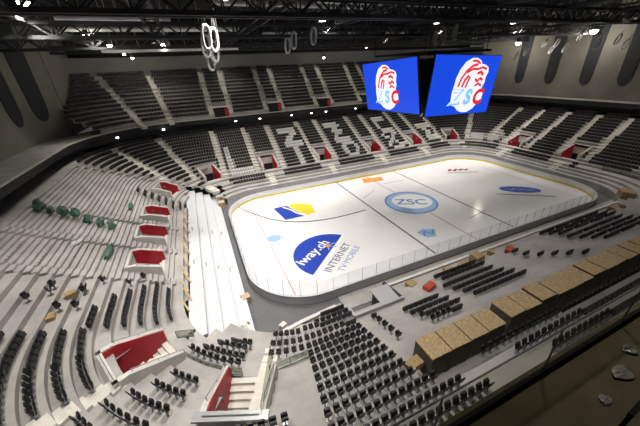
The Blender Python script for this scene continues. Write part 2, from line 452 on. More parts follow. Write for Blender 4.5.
# near stand front wall with pale cap, around the pocket
P = [(-31.75,-16.2),(-31.75,-16.8)]+[(-29.7+2.05*math.cos(t),-16.8+2.05*math.sin(t)) for t in [PI+PI/2*i/10 for i in range(11)]]+[(-27,-18.2),(-23.4,-17.4)]
PZ = [2.15]*len(P); PZ[-2] = 1.95; PZ[-1] = 1.4
P2 = []
for x in (-17.6,-10,0,10,20,25.5): P.append((x,-17.08)); PZ.append(1.3)
mb = MB(); mc = MB()
for a, b, za, zb_ in zip(P[:-1],P[1:],PZ[:-1],PZ[1:]):
    if a[0] == -23.4: continue
    d_ = (Vector(b)-Vector(a)).normalized(); q_ = Vector((-d_.y,d_.x))
    for w_, lo, hi, tgt in ((.1,-.05,0,mb),(.17,None,.1,mc)):
        A0 = Vector(a)-d_*.03; B0 = Vector(b)+d_*.03; l0 = (-.05 if lo is not None else za); l1 = (-.05 if lo is not None else zb_)
        tgt.hexa([(*(A0-q_*w_),l0),(*(B0-q_*w_),l1),(*(B0+q_*w_),l1),(*(A0+q_*w_),l0),(*(A0-q_*w_),za+hi),(*(B0-q_*w_),zb_+hi),(*(B0+q_*w_),zb_+hi),(*(A0+q_*w_),za+hi)])
o = struct(mb,'wall_front',M['boardout'],'grey front wall of the near stand')
o = struct(mc,'trim_1',M['parapet'],'pale coping of the near stand front wall')

# ------------------------------------------------------------------ vomitories
vl = ['red walled stair opening in the far left corner of the lower stand','red sided stair opening under the first white letters, far stand','red sided stair opening second from left in far stand','red sided stair opening in the middle of the far stand',
 'red sided stair opening right of middle, far stand below the left screen','red sided stair opening at the far right corner, below the right screen','red sided stair opening in right end stand, nearer the far corner','red sided stair opening in right end stand, nearer the camera',
 'topmost red stair pit of the bare left terrace, beside the seats','second red stair pit from the far end of the bare left terrace','third red stair pit from the far end of the bare left terrace','red stair pit of the left terrace nearest the straight black seat rows',
 'red stair pit framed in white beside curved black seat rows, bottom left','stair pit with grey rail and one red wall, bottom of the picture']
for (bx,by,nx,ny,L), lab, vi in zip(VF, vl, range(99)):
    st = 1 if vi < 8 else 2; VZ = 2.8+RISE*(st-1)
    rt = empty('stair_opening', (bx,by,VZ), math.atan2(ny,nx)-PI/2)   # local +Y outward, +X to the right seen facing outward
    tag(rt, lab, 'stairway', 'red stair openings of the lower stand')
    zb = RISE*round(L/PITCH)+(.35 if vi < 8 else .6)
    last = vi == 13
    def side(x0, x1, name, m, y0, y1, za, zc, zbase=-2.3):
        mb = MB(); pr = [(x0,y0,zbase),(x0,y1,zbase),(x0,y1,zc),(x0,y1-.9,zc),(x0,y0,za)]
        mb.prism(pr,(x1-x0,0,0)); return mb.obj(name, m, rt)
    side(-VW-.28,-VW+.06,'side_wall',M['parapet'],-.1,L+.3,1.15,zb); side(VW-.06,VW+.28,'side_wall',M['parapet'],-.1,L+.3,1.15,zb)
    side(VW-.13,VW-.065,'red_panel',M['red'],-.05,L+.0,1.05,zb-.1)
    if not last: side(-VW+.065,-VW+.13,'red_panel',M['red'],-.05,L+.0,1.05,zb-.1)
    mb = MB(); mb.box((0,L+.15,zb/2-1.15),(2*VW+.5,.3,zb+2.3)); mb.obj('back_wall',M['parapet'],rt)
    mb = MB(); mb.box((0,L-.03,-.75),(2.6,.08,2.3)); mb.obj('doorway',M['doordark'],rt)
    mb = MB()
    for q in range(9):
        zt = -.02-.21*q; mb.box((0,L*(q+.5)/9,zt-.3),(2*VW,L/9,.6))
    mb.obj('stair_flight',M['tread'],rt)
    mb = MB()
    for s in (-1,1):
        x = s*(VW+.11); mb.bar((x,-.1,1.3),(x,L-.75,zb+.2),.06,6)
        for q in (.05,.5,.98): mb.bar((x,-.1+q*(L-.65),1.1+q*(zb-1.1)-.1),(x,-.1+q*(L-.65),1.3+q*(zb-1.1)),.05,6)
    mb.bar((-VW,L+.15,zb+.25),(VW,L+.15,zb+.25),.06,6)
    mb.obj('handrail',M['grey'],rt)
    if last:
        mb = MB(); mb.box((0,L+.15,zb+.1),(2*VW+1,.5,.2)); mb.obj('capping',M['grey'],rt)
        mb = MB(); mb.box((-VW-.1,L/2,zb*.75+.6),(.04,L,1.3)); mb.obj('glass_panel',M['railglass'],rt)

# ------------------------------------------------------------------ concourse, ring, upper tier, walls
def annulus(d0, d1, z, name, m, sel=None, flip=False):
    A = contour(d0); B = contour(d1); mb = MB(); n = len(A)
    for i in range(n):
        j = (i+1) % n
        if sel and not sel(*A[i]): continue
        mb.quad((*A[i],z),(*A[j],z),(*B[j],z),(*B[i],z))
    return struct(mb, name, m)
def vband(d, z0, z1, name, m, sel=None):
    A = contour(d); mb = MB(); n = len(A)
    for i in range(n):
        j = (i+1) % n
        if sel and not sel(*A[i]): continue
        mb.quad((*A[j],z0),(*A[i],z0),(*A[i],z1),(*A[j],z1))
    return struct(mb, name, m)
notnear = lambda x, y: not (y < -16)
onleft = lambda x, y: x < -45 and -16 < y < 27
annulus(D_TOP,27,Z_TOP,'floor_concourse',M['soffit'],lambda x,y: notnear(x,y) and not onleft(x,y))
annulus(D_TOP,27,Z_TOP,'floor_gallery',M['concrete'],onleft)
vband(25.5,Z_TOP,12.3,'wall_concourse',M['wallc'],notnear)
def slabring(d0, d1, z0, z1, name, m, sel):
    A = contour(d0); B = contour(d1); mb = MB(); n = len(A)
    for i in range(n):
        j = (i+1) % n
        if not sel(*A[i]): continue
        mb.quad((*A[j],z0),(*A[i],z0),(*A[i],z1),(*A[j],z1)); mb.quad((*A[i],z1),(*B[i],z1),(*B[j],z1),(*A[j],z1)); mb.quad((*A[i],z0),(*A[j],z0),(*B[j],z0),(*B[i],z0))
        mb.quad((*B[i],z0),(*B[j],z0),(*B[j],z1),(*B[i],z1))
    return struct(mb, name, m)
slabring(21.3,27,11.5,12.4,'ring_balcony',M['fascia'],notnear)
annulus(21.45,27,12.42,'floor_ring',M['concrete'],notnear)
slabring(21.2,21.42,12.45,12.62,'trim_2',M['railtop'],notnear)
UR = [(21.9+.8*i, 22.7+.8*i, 13.2+.74*i) for i in range(13)]
def uprof(d):
    z = 12.6
    for a,b,h in UR:
        if d >= a: z = h
    return z
usel = lambda x, y: y > 27 and -53 < x < 46 and (x > -46 or y > 30)
mb = MB()
for ri,(a,b,z) in enumerate(UR):
    A = contour(a); B = contour(b); n = len(A); zl = UR[ri-1][2] if ri else 12.4
    for i in range(n):
        j = (i+1) % n
        if not usel(*A[i]): continue
        mb.quad((*A[i],zl-.02),(*A[j],zl-.02),(*A[j],z),(*A[i],z)); mb.quad((*A[i],z),(*A[j],z),(*B[j],z),(*B[i],z))
struct(mb,'upper_terrace',M['concrete'],'stepped concrete of the far upper tier')
UA = [(-41.6,33.8,-47.6,42.6),(-36.6,35.8,-39.6,46.4),(-28,36.9,-28.3,46.8),(-23.7,36.9,-23.8,46.8),(-15.1,36.9,-15.1,46.8),(-11.1,36.9,-11.3,46.8),(-2.0,36.9,-2.0,46.8),(2.6,36.9,2.2,46.8),(11.2,36.9,11.2,46.8),(15.6,36.9,15.2,46.8),(24.4,36.9,24.4,46.8),(28.6,36.9,28.4,46.8)]
for a in UA: struct(stair_strip(*a,1.05,uprof),'aisle_stair',M['tread'],'pale concrete aisle steps of the upper tier')
struct_wall = vband(32.4,21.5,25.6,'wall_far',M['farwall'],lambda x,y: y > 24)
vband(26.9,12.4,34,'wall_left',M['wallc'],lambda x,y: x < -26 and y < 31 )
mb = MB()
for a, b in (((-55.7,30.6),(-53.4,33.2)),((-53.4,33.0),(-53.4,48.5))):
    dx, dy = b[0]-a[0], b[1]-a[1]; mb.box(((a[0]+b[0])/2,(a[1]+b[1])/2,23.2),(math.hypot(dx,dy),.3,21.6),math.atan2(dy,dx))
struct(mb,'wall_corner',M['wallc'],'concrete return wall at the left end of the upper tier')
vband(25.4,12.0,34,'wall_right',M['wallc'],lambda x,y: x > 26 and y < 34)
vband(40,-.1,34,'wall_near',M['wallc'],lambda x,y: y < -30)
mb = MB(); mb.box((0,0,33.4),(150,120,.4)); struct(mb,'ceiling',M['roof'])
mb = MB(); mb.box((0,47.6,29.6),(120,2,8)); struct(mb,'roof_edge_beam',M['roof'],'black roof edge above the far rear wall')
# rounded recesses in the end walls, their shade painted as dark panels
def recess(x, y, z0, zt, w, label, lean=0.):
    nx, ny = normal(x,y); mb = MB(); P = []
    tx, ty = -ny, nx
    for i in range(15):
        t = PI+PI*i/14; P.append((w/2*math.cos(t), z0+w*.9+w*.9*math.sin(t)))
    P += [(w*.62,zt),(-w*.62,zt)]
    P3 = [(x+tx*u-nx*.02, y+ty*u-ny*.02, z) for u,z in P]
    mb.prism(P3,(-nx*.18,-ny*.18,0))
    o = mb.obj('wall_recess',M['recess']); tag(o,label,'wall panel','shade-painted recesses of the end walls'); return o
for y, lab in ((23.6,'leftmost rounded recess with painted shade on the right end wall'),(15.6,'second rounded recess with painted shade from left on the right end wall'),(7.6,'third rounded recess with painted shade from left on the right end wall'),(.4,'fourth rounded recess with painted shade from left on the right end wall'),(-6.6,'rightmost rounded recess with painted shade on the right end wall')):
    x, yy = onto(55.4,y,25.4); recess(x,yy,15.4,33,2.4,lab)
for y, lab in ((15.6,'rounded recess with painted shade, cut by the left frame edge'),(24.3,'larger of two tapering recesses with painted shade on the left end wall'),(30.2,'tapering recess with painted shade near the upper tier on the left wall')):
    x, yy = onto(-57,y,26.9); recess(x,yy,15.6,33,3.0,lab)

# ------------------------------------------------------------------ seats
def seat_parts():
    pan = MB(); pr = [(-.17,.06,.36),(.17,.06,.36),(.18,.13,.66),(.14,.15,.74),(-.14,.15,.74),(-.18,.13,.66)]
    pan.prism(pr,(0,.09,.03))
    back = MB(); pts = []
    for u, v in ((-.17,.38),(.17,.38),(.185,.76),(.145,.86),(-.145,.86),(-.185,.76)): pts.append((u,.04-(v-.38)*.22,v))
    back.prism(pts,(0,-.07,.01))
    leg = MB(); leg.box((0,.04,.19),(.07,.10,.38)); leg.box((0,.04,.02),(.26,.22,.04)); leg.box((0,.05,.36),(.38,.08,.05))
    return pan.mesh('seat_pan',M['seat']), back.mesh('backrest',M['seat']), leg.mesh('pedestal',M['grey'])
def rich_seat_parts():
    a, b, c = seat_parts()
    return a, b, c
PAN, BACK, LEG = rich_seat_parts()
def simple_seat(mbuf, x, y, z, a):        # a = rotation with local +Y pointing towards the rink
    c, s = math.cos(a), math.sin(a)
    def T(p): return (x+p[0]*c-p[1]*s, y+p[0]*s+p[1]*c, z+p[2])
    for (x0,x1,y0,y1,z0,z1) in ((-.21,.21,-.08,.04,.27,.76),(-.2,.2,.04,.17,.25,.6)):
        mbuf.hexa([T(q) for q in ((x0,y0,z0),(x1,y0,z0),(x1,y1,z0),(x0,y1,z0),(x0,y0,z1),(x1,y0,z1),(x1,y1,z1),(x0,y1,z1))])
CAM = Vector((-31.875,-35.383,21.816))
near = []      # candidates: (x,y,z,a,blockname,row,idx)
def rowseats(d, A, B, block, row, pitch=.52, z=None, skip=None):
    L = math.hypot(B[0]-A[0],B[1]-A[1]); n = (int(round(L/pitch)) if L > .2 else 0)+1
    for k in range(n):
        t = k/(n-1) if n > 1 else 0
        if skip and skip(k): continue
        x, y = onto(A[0]+(B[0]-A[0])*t, A[1]+(B[1]-A[1])*t, d); nx, ny = normal(x,y)
        near.append((x,y,prof(d) if z is None else z,math.atan2(-ny,-nx)-PI/2,block,row,k+1))
def rd(i): return D_MAIN+PITCH*i+.42
# curved rows, bottom left
for k,(i,A,B) in enumerate([(6,(-42.5,-15.9),(-41.0,-21.0)),(7,(-43.5,-16.0),(-42,-21.6)),(8,(-44.4,-16.1),(-42.9,-22.2)),(9,(-45.3,-16.1),(-44,-22.4)),(10,(-46.3,-16.1),(-45,-22.8))]):
    rowseats(rd(i),A,B,'curved rows left of corner pit',k+1)
for k,(i,A,B) in enumerate([(3,(-37.0,-21.3),(-35.8,-22.5)),(4,(-37.8,-21.8),(-36.2,-23.1)),(5,(-38.8,-22.1),(-36.8,-23.8)),(6,(-39.7,-22.4),(-37.4,-24.3)),(7,(-40.6,-22.9),(-38.5,-24.7)),(8,(-41.6,-23.5),(-39.8,-25.2))]):
    rowseats(rd(i),A,B,'short slanting rows below corner pit',k+1,.56)
# straight bars on the bare terrace
for k,(i,y0,y1) in enumerate([(1,-9.6,-13.3),(2,-8.9,-13.8),(3,-9.4,-13.8),(4,-10.1,-14.0),(5,-10.9,-14.1),(6,-12.4,-14.0)]):
    d = rd(i)-.25; rowseats(d,(-30-d,y0-1.2),(-30-d,y1-1.2),'straight rows on the bare terrace',k+1)
for k,(d,y) in enumerate([(rd(3)-.0,-11.0),(rd(4),-9.4)]): pass
for k,(i,y,n) in enumerate([(0,10.9,4),(1,10.6,4),(2,11.5,4),(3,11.9,3),(4,12.5,3),(5,13.0,3),(6,13.7,2)]):
    d = rd(i); A = onto(-30-d,y-.25*n,d); B = onto(-30-d,y+.25*n,d); rowseats(d,A,B,'short rows by topmost red pit',k+1)
# loose single seats on the terrace
LOOSE = [(48,290,-45.5,-10.8,9),(57,295,-44.9,-11.55,9),(18,304,-46.6,-12.4,10),(92,293,-43.0,-10.9,7),(82,296,-43.5,-11.3,7),(108,285,-42.2,-9.7,6),(123,286,-41.1,-9.8,4),(138,281,-40.2,-8.7,3),(58,313,-44.3,-13.3,8),(78,312,-43.3,-13.1,7)]
# front arcs beside the rink corner
for k,(d,A,B) in enumerate([(6.05,(-33.0,-18.6),(-32.0,-19.6)),(6.65,(-33.8,-18.5),(-32.3,-20.0)),(7.25,(-34.7,-18.3),(-32.5,-20.5)),(7.9,(-35.6,-18.4),(-32.8,-21.2))]):
    rowseats(d,A,B,'curved rows below the white steps',k+1,.56)
for k,(d,x0,x1) in enumerate([(5.3,-30.0,-28.0),(6.05,-30.4,-28.1),(7.0,-30.7,-28.3)]):
    rowseats(d,(x0,-HY-d),(x1,-HY-d),'short rows behind grey corner wall',k+1,.56)
# the big block
bigd = [3.45,4.3,5.15,6.0]+[rd(i) for i in range(0,11)]
for k, d in enumerate(bigd):
    x0 = -27.0-(d-3.4)*.2; x1 = -23.2-(d-3.4)*.07
    if d > 13.5: x1 += (d-13.4)*.9
    if d < 5: x0 += (5.6-d)*.9
    rowseats(d,(x0,-HY-d),(x1,-HY-d),'largest block, left of the crates',k+1,.5)
for k,(i,x0,x1) in enumerate([(6,-33.4,-31.0),(7,-34.0,-31.2)]): rowseats(rd(i),(x0,-HY-rd(i)),(x1,-HY-rd(i)),'rows at the bottom frame edge',k+1,.56)
# lone end seats
for k, d in enumerate([6.2,rd(0)+.1,rd(1)+.1,rd(2)+.1,rd(3)+.1]): rowseats(d,(-21.5-.1*k,-HY-d),(-21.5-.1*k,-HY-d),'single file left of the crates',k+1)
for k, (i,x0,x1) in enumerate([(0,-18.9,-15.6),(1,-18.9,-15.4),(2,-18.8,-15.2),(3,-18.6,-16)]): rowseats(rd(i),(x0,-HY-rd(i)),(x1,-HY-rd(i)),'small block beside the leftmost crate',k+1,.56)
for k, d in enumerate([4.3,5.15,6.0,rd(0),rd(1),rd(2)]):
    x0 = -13.6+.12*k; rowseats(d,(x0+(.8 if k < 2 else 0),-HY-d),(x0+6.0,-HY-d),'middle block between boards and crates',k+1,.54,skip=lambda q: False)
for k, d in enumerate([5.15,6.0,rd(0),rd(1),rd(2),rd(3)]): rowseats(d,(-2.6+.6*k,-HY-d),(-2.3+.6*k,-HY-d),'single file before the crates',k+1,.5)
for k, d in enumerate([3.45,4.3,5.15,6.0,rd(0),rd(1),rd(2)]):
    rowseats(d,(5.2+.2*k,-HY-d),(17.5-.3*k,-HY-d),'right block between boards and crates',k+1,.54,skip=(lambda q: q % 6 == 5))
for k,i in enumerate([8,9,10]):
    rowseats(rd(i),(-19.5+1.5*k,-HY-rd(i)),(2.0+k,-HY-rd(i)),'dim rows behind the crates',k+1,.56)

def nearvis(s): return (Vector(s[:3])-CAM).length
# white seats forming the letters on the far stand
WH = []
def letter(x0, i_top, art, name):          # art rows from the top row down; '#' = white seat
    for r, line in enumerate(art):
        for c_, ch in enumerate(line):
            if ch == '#': WH.append((x0+c_*.52, i_top-r, name, r+1))
letter(-14.1,12,['########..','########..','.....###..','...###....','..###.....','.########.','.########.'],'Z shape, far stand')
letter(-12.7,5,['.##.']*6,'stroke below the Z shape')
letter(-1.9,12,['#######...','########..','...###....','..######..','...####...','..##......','.########.','.########.'],'M shape, far stand')
letter(-1.0,4,['..######..','.##....##.','.##....##.','.##...##..','..#####...'],'ring shape, far stand')
letter(12.2,12,['#######...','#######...','##........','##........','##........','.#######..','.#######..'],'U shape below left screen')
letter(11.6,5,['##....###.','.###.##...','...###....','.###.##...','##....####','..######..'],'zigzag below left screen')
letter(23.8,7,['########..','########..','..###.....','...###....','..###.....','.#######..','.########.'],'shape below right screen')
letter(-27.8,8,['.##..']*7,'upright stroke, far left')
for c_ in range(9): WH.append((-27.2+c_*.52,0,'flat stroke, far left',1)); WH.append((-27.2+c_*.52,1,'flat stroke, far left',2))
whites = {}
for x, i, n, r in WH: whites.setdefault((i, round(x/.52)), (x,i,n,r))

far = MB(); wl = []
def add_white(x,y,z,a,n,r): wl.append((x,y,z,a,n,r))
for (i,key),(x,_,n,r) in whites.items():
    d = rd(i); x2, y = onto(x,HY+d,d); nx, ny = normal(x2,y); add_white(x2,y,prof(d),math.atan2(-ny,-nx)-PI/2,n,r)
wgrid = [(w[0],w[1]) for w in wl]
def near_white(x,y): return any(abs(x-a) < .42 and abs(y-b) < .4 for a,b in wgrid)
def fill(d, z, sel, adist, pitch=.5):
    Cc = contour(d); acc = .0; n = len(Cc)
    for i in range(n):
        a, b = Cc[i], Cc[(i+1) % n]; l = math.hypot(b[0]-a[0],b[1]-a[1])
        while acc < l:
            t = acc/l; x, y = a[0]+(b[0]-a[0])*t, a[1]+(b[1]-a[1])*t
            if sel(x,y) and adist(x,y) > .7 and not in_vom(x,y,.62,.62) and min(math.hypot(x-36.2,y-18.0),math.hypot(x-38.6,y-14.6)) > 2.1:
                if not (y > 20 and near_white(x,y)):
                    nx, ny = normal(x,y); simple_seat(far,x,y,z,math.atan2(-ny,-nx)-PI/2)
            acc += pitch
        acc -= l
low = lambda x, y: (y > 15 and x > -34) or (y > 20.0 and x <= -34) or (x > 25 and y > -13.5)
for i in range(NROW): fill(rd(i),2.8+RISE*i,low,aisle_dist)
front = lambda x, y: (y > 13 and x > -29.8) or (y > 19.4 and x > -33.2) or (x > 25 and y > -6)
def fdist(x,y): return min(abs(x-q) for q in (-19.9,-6.2,7.2,19.8)) if y > 16 and abs(x) < 27 else 9
for idx in (2,3): fill(2.2+.85*idx+.42,1.2+.4*idx,front,fdist)
def udist(x,y):
    best = 99
    for x0,y0,x1,y1 in UA:
        dx, dy = x1-x0, y1-y0; L = math.hypot(dx,dy); best = min(best, abs((x-x0)*dy-(y-y0)*dx)/L)
    return best
for a,b,z in UR: fill(a+.42,z,lambda x,y: usel(x,y) and not (y < 38.9 and any(abs(x-q) < 1.9 for q in (-25.9,-13.1,.3,13.2))),udist)
# nearest 300 as individual things, the rest joined with the far seats
near.sort(key=nearvis)
proto = None
def place_seat(s, label, group):
    global proto
    r = empty('arena_seat', s[:3], s[3])
    for nm, me in (('seat_pan',PAN),('backrest',BACK),('pedestal',LEG)):
        o = bpy.data.objects.new(nm, me); COL.objects.link(o); o.parent = r
    tag(r, label, 'seat', group); return r
for k, s in enumerate(near):
    if k < 292: place_seat(s, 'black seat in the %s, row %s from the rink, %s seat' % (s[4],nth(s[5]),nth(s[6])) if False else ('black seat, %s in its row, %s row up, %s' % (nth(s[6]),nth(s[5]),s[4]) if 'single' not in s[4] else 'black seat standing %s from the ice in the %s' % (nth(s[5]),s[4])), 'black seats: '+s[4])
    else: simple_seat(far,s[0],s[1],s[2],s[3])
o = far.obj('arena_seats',M['seat']); tag(o,'thousands of black stadium seats filling the far, upper and right stands','seats',kind='stuff')
wm = MB(); simple_seat(wm,0,0,0,0.); WME = wm.mesh('white_arena_seat',M['seatw'])
cnt = {}
for x,y,z,a,n,r in wl:
    o = bpy.data.objects.new('white_arena_seat',WME); COL.objects.link(o); o.location = (x,y,z); o.rotation_euler = (0,0,a)
    cnt[(n,r)] = cnt.get((n,r),0)+1
    tag(o,'white seat %s from left, %s row down, %s' % (nth(cnt[(n,r)]),nth(r),n),'seat','white seats: '+n)
for k,(px,py,x,y,i) in enumerate(LOOSE):
    d = rd(i); x, y = onto(x,y,d)
    place = ['loose black seat beside another, far up the bare terrace on the left','loose black seat of the far left pair, the one nearer the camera','loose black seat nearest the left frame edge, bare terrace','loose black seat above the straight rows, upper one of a pair','loose black seat above the straight rows, lower one of a pair',
             'loose black seat straight above the second black row','loose black seat beside the carton, above the fourth row','loose black seat just below the row of red stair pits','loose black seat above the curved rows, left','loose black seat above the curved rows, right'][k]
    r = place_seat((x,y,prof(d),random.uniform(-2.4,-.8)),place,'loose black seats on the bare terrace')

for k,x in enumerate((-25.9,-13.1,.3,13.2)):
    rt = empty('upper_opening',(x,36.7,12.42)); tag(rt,'small dark stair opening at the foot of the upper tier, %s from left' % nth(k+1),'stairway','stair openings of the upper tier')
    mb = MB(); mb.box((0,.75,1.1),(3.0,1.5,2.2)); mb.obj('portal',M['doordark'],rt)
    mb = MB(); mb.box((1.3,-.03,1.15),(.9,.06,1.6)); mb.obj('red_panel',M['red'],rt)
    mb = MB(); mb.box((0,.7,2.26),(3.2,1.7,.12)); mb.obj('lintel',M['parapet'],rt)
for k,(x,y,rz,l) in enumerate([(36.2,18.0,-.75,3.0),(38.6,14.6,-1.3,2.4)]):
    x, y = onto(x,y,7.6); mb = MB(); mb.box((0,0,.65),(l,.2,1.3)); mb.box((0,.0,1.33),(l+.1,.3,.08)); o = mb.obj('white_barrier',M['board']); o.location = (x,y,prof(7.6)); o.rotation_euler = (0,0,rz)
    tag(o,['low white panel wall in the far right corner below the right screen','smaller low white panel wall nearer the right end stand'][k],'barrier')
# ------------------------------------------------------------------ scoreboard screens
def screen(name, tl, tr, br, bl, label, logo_c, logo_w, logo_h):
    tl,tr,br,bl = (Vector(p) for p in (tl,tr,br,bl)); c = (tl+tr+br+bl)/4
    X = ((tr-tl)+(br-bl)).normalized(); Yv = ((tl-bl)+(tr-br)).normalized(); N = X.cross(Yv).normalized(); Yv = N.cross(X)
    w = ((tr-tl).length+(br-bl).length)/2; h = ((tl-bl).length+(tr-br).length)/2
    rt = empty(name, c); rt.matrix_world = Matrix((( X.x,Yv.x,N.x,c.x),(X.y,Yv.y,N.y,c.y),(X.z,Yv.z,N.z,c.z),(0,0,0,1)))
    tag(rt,label,'screen','video screens of the hanging scoreboard')
    mb = MB(); mb.box((0,0,-.17),(w+.12,h+.12,.3)); mb.obj('housing',M['frame'],rt)
    mb = MB(); mb.quad((-w/2,-h/2,.0),(w/2,-h/2,0),(w/2,h/2,0),(-w/2,h/2,0)); pn = mb.obj('display',M['screen'],rt)
    lx, ly = logo_c
    def Q(u,v): return (lx+u*logo_w, ly+v*logo_h)
    head = [(-.38,.0),(-.37,.14),(-.31,.29),(-.2,.42),(-.04,.49),(.1,.49),(.21,.45),(.26,.39),(.38,.37),(.47,.33),(.5,.25),(.46,.16),(.47,.06),(.42,-.04),(.5,-.1),(.5,-.32),(.38,-.36),(.3,-.44),(.15,-.5),(.0,-.5),(-.13,-.46),(-.24,-.38),(-.36,-.35),(-.47,-.36),(-.38,-.28),(-.4,-.12)]
    mb = MB(); mb.poly([(*Q(u,v),.015) for u,v in head]); lg = mb.obj('team_logo',M['sw'],pn); 
    mb = MB()
    for pts, w_ in (([(-.27,.0),(-.22,.14),(-.12,.27),(.02,.36),(.14,.38)],.045),([(-.16,-.01),(-.12,.1),(-.05,.18)],.05),([(-.06,-.02),(-.03,.08),(.0,.16)],.045),([(-.1,.24),(.03,.30),(.18,.30),(.3,.33),(.42,.30)],.04),([(.2,.22),(.28,.25),(.36,.2)],.05),([(.17,.12),(.24,.08),(.3,.14),(.38,.1)],.045),([(.2,.0),(.28,.04),(.38,.0)],.04),([(-.02,.44),(.1,.44),(.2,.4)],.035)):
        stroke(mb,[Q(*p) for p in pts],w_*logo_w*1.1,.03)
    mb.obj('logo_lines',M['sr'],pn)
    for ch, u, m in (('Z',-.27,M['sb']),('S',.06,M['sb']),('C',.36,M['sr'])):
        text('logo_letter',ch,(*Q(u,-.22),.04),logo_h*.38,(0,0,0),m,pn,shear=.15,offset=logo_h*.02)
    text('logo_letter','Z',(*Q(-.29,-.205),.05),logo_h*.35,(0,0,0),M['sw'],pn,shear=.15,offset=logo_h*.006)
    return rt
screen('scoreboard_screen',(-6,7.4,22.0),(-6,-5.0,22.4),(-4.9,-5.0,15.9),(-4.9,7.4,15.2),'left blue screen of the hanging scoreboard showing a white lion head and letters',(-.85,-.05),5.9,6.1)
screen('scoreboard_screen',(-4.35,-6.1,22.45),(6.8,-6.1,22.3),(6.8,-5.7,15.0),(-4.35,-5.7,15.7),'right blue screen of the hanging scoreboard showing a larger lion head logo',(.7,.0),6.3,6.6)
mb = MB()
mb.box((.8,.6,22.9),(11,11,.25)); 
for x in (-4.4,6.2):
    for y in (-4.2,6.6): mb.bar((x,y,22.9),(x,y,29.5),.12,6)
mb.box((.8,.6,19),(8,9,6.5))
o = mb.obj('hanging_rig',M['frame']); tag(o,'black hanging frame carrying the scoreboard screens above the ice','scoreboard rig')

# ------------------------------------------------------------------ roof trusses, ducts, lamps, hoops
def truss(name, a, b, z0, z1, label, n, width=1.4):
    a = Vector((*a,0)); b = Vector((*b,0)); d = (b-a).normalized(); q = Vector((-d.y,d.x,0))*width/2
    rt = empty(name,(a.x,a.y,z0)); tag(rt,label,'roof truss','steel roof trusses'); off = rt.location
    def p(t, s, z): return a+(b-a)*t+q*s+Vector((0,0,z))-off
    for nm, z in (('bottom_chord',z0),('top_chord',z1)):
        mb = MB()
        for s in (-1,1): mb.bar(p(0,s,z),p(1,s,z),.28,4,.34)
        mb.obj(nm,M['steel'],rt)
    mb = MB()
    for k in range(n):
        t0, t1, tm = k/n, (k+1)/n, (k+.5)/n
        for s in (-1,1):
            mb.bar(p(t0,s,z0),p(tm,s,z1),.13); mb.bar(p(tm,s,z1),p(t1,s,z0),.13); mb.bar(p(t0,s,z0),p(t0,s,z1),.1)
        mb.bar(p(t0,-1,z0),p(t0,1,z0),.1); mb.bar(p(tm,-1,z1),p(tm,1,z1),.1); mb.bar(p(t0,-1,z0),p(t1,1,z0),.08)
    mb.obj('lattice',M['steel'],rt)
    return rt
for k, x in enumerate((-46,-34,-22,-10,2,14,26,38,50)):
    truss('roof_truss',(x,-44),(x,47),27.2,30.2,'black lattice roof truss spanning across the rink, %s from the left end wall' % nth(k+1),22)
for k, y in enumerate((-24,-8,8,24,38)):
    truss('roof_truss',(-56,y),(56,y),25.8+.3*(k==4),27.1,'black lattice girder running along the rink, %s from the camera side' % nth(k+1),36,1.0)
for k,(x0,x1,y,z,r) in enumerate([(-46,-22,20,27.9,.32),(-14,26,6,29.6,.36),(-24,6,-10,30.0,.3),(16,48,10,28.4,.3),(-45,-20,36,26.3,.42),(-16,20,30,28.3,.28),(-44,-32,22,29.3,.5),(-44,-33,12,28.1,.3),(-27,-2,9.5,29.6,.32),(-2,9,5,29.9,.35),(9,26,12,28.7,.4)]):
    mb = MB(); mb.tube([(x0+(x1-x0)*i/12,y,z) for i in range(13)],r,10)
    for i in range(1,12,2): mb.bar((x0+(x1-x0)*i/12,y,z),(x0+(x1-x0)*i/12,y,33.1),.05,4)
    o = mb.obj('air_duct',M['duct']); tag(o,'grey round air duct under the roof, %s' % ['left above the far corner','middle above centre ice','near the top frame edge','right above the right stand','far left by the upper tier','above the far stand','thickest one at top left','thin one at top left','long one at top centre','short one at top centre','behind the right screen top'][k],'duct','air ducts under the roof')
LW = 1.13
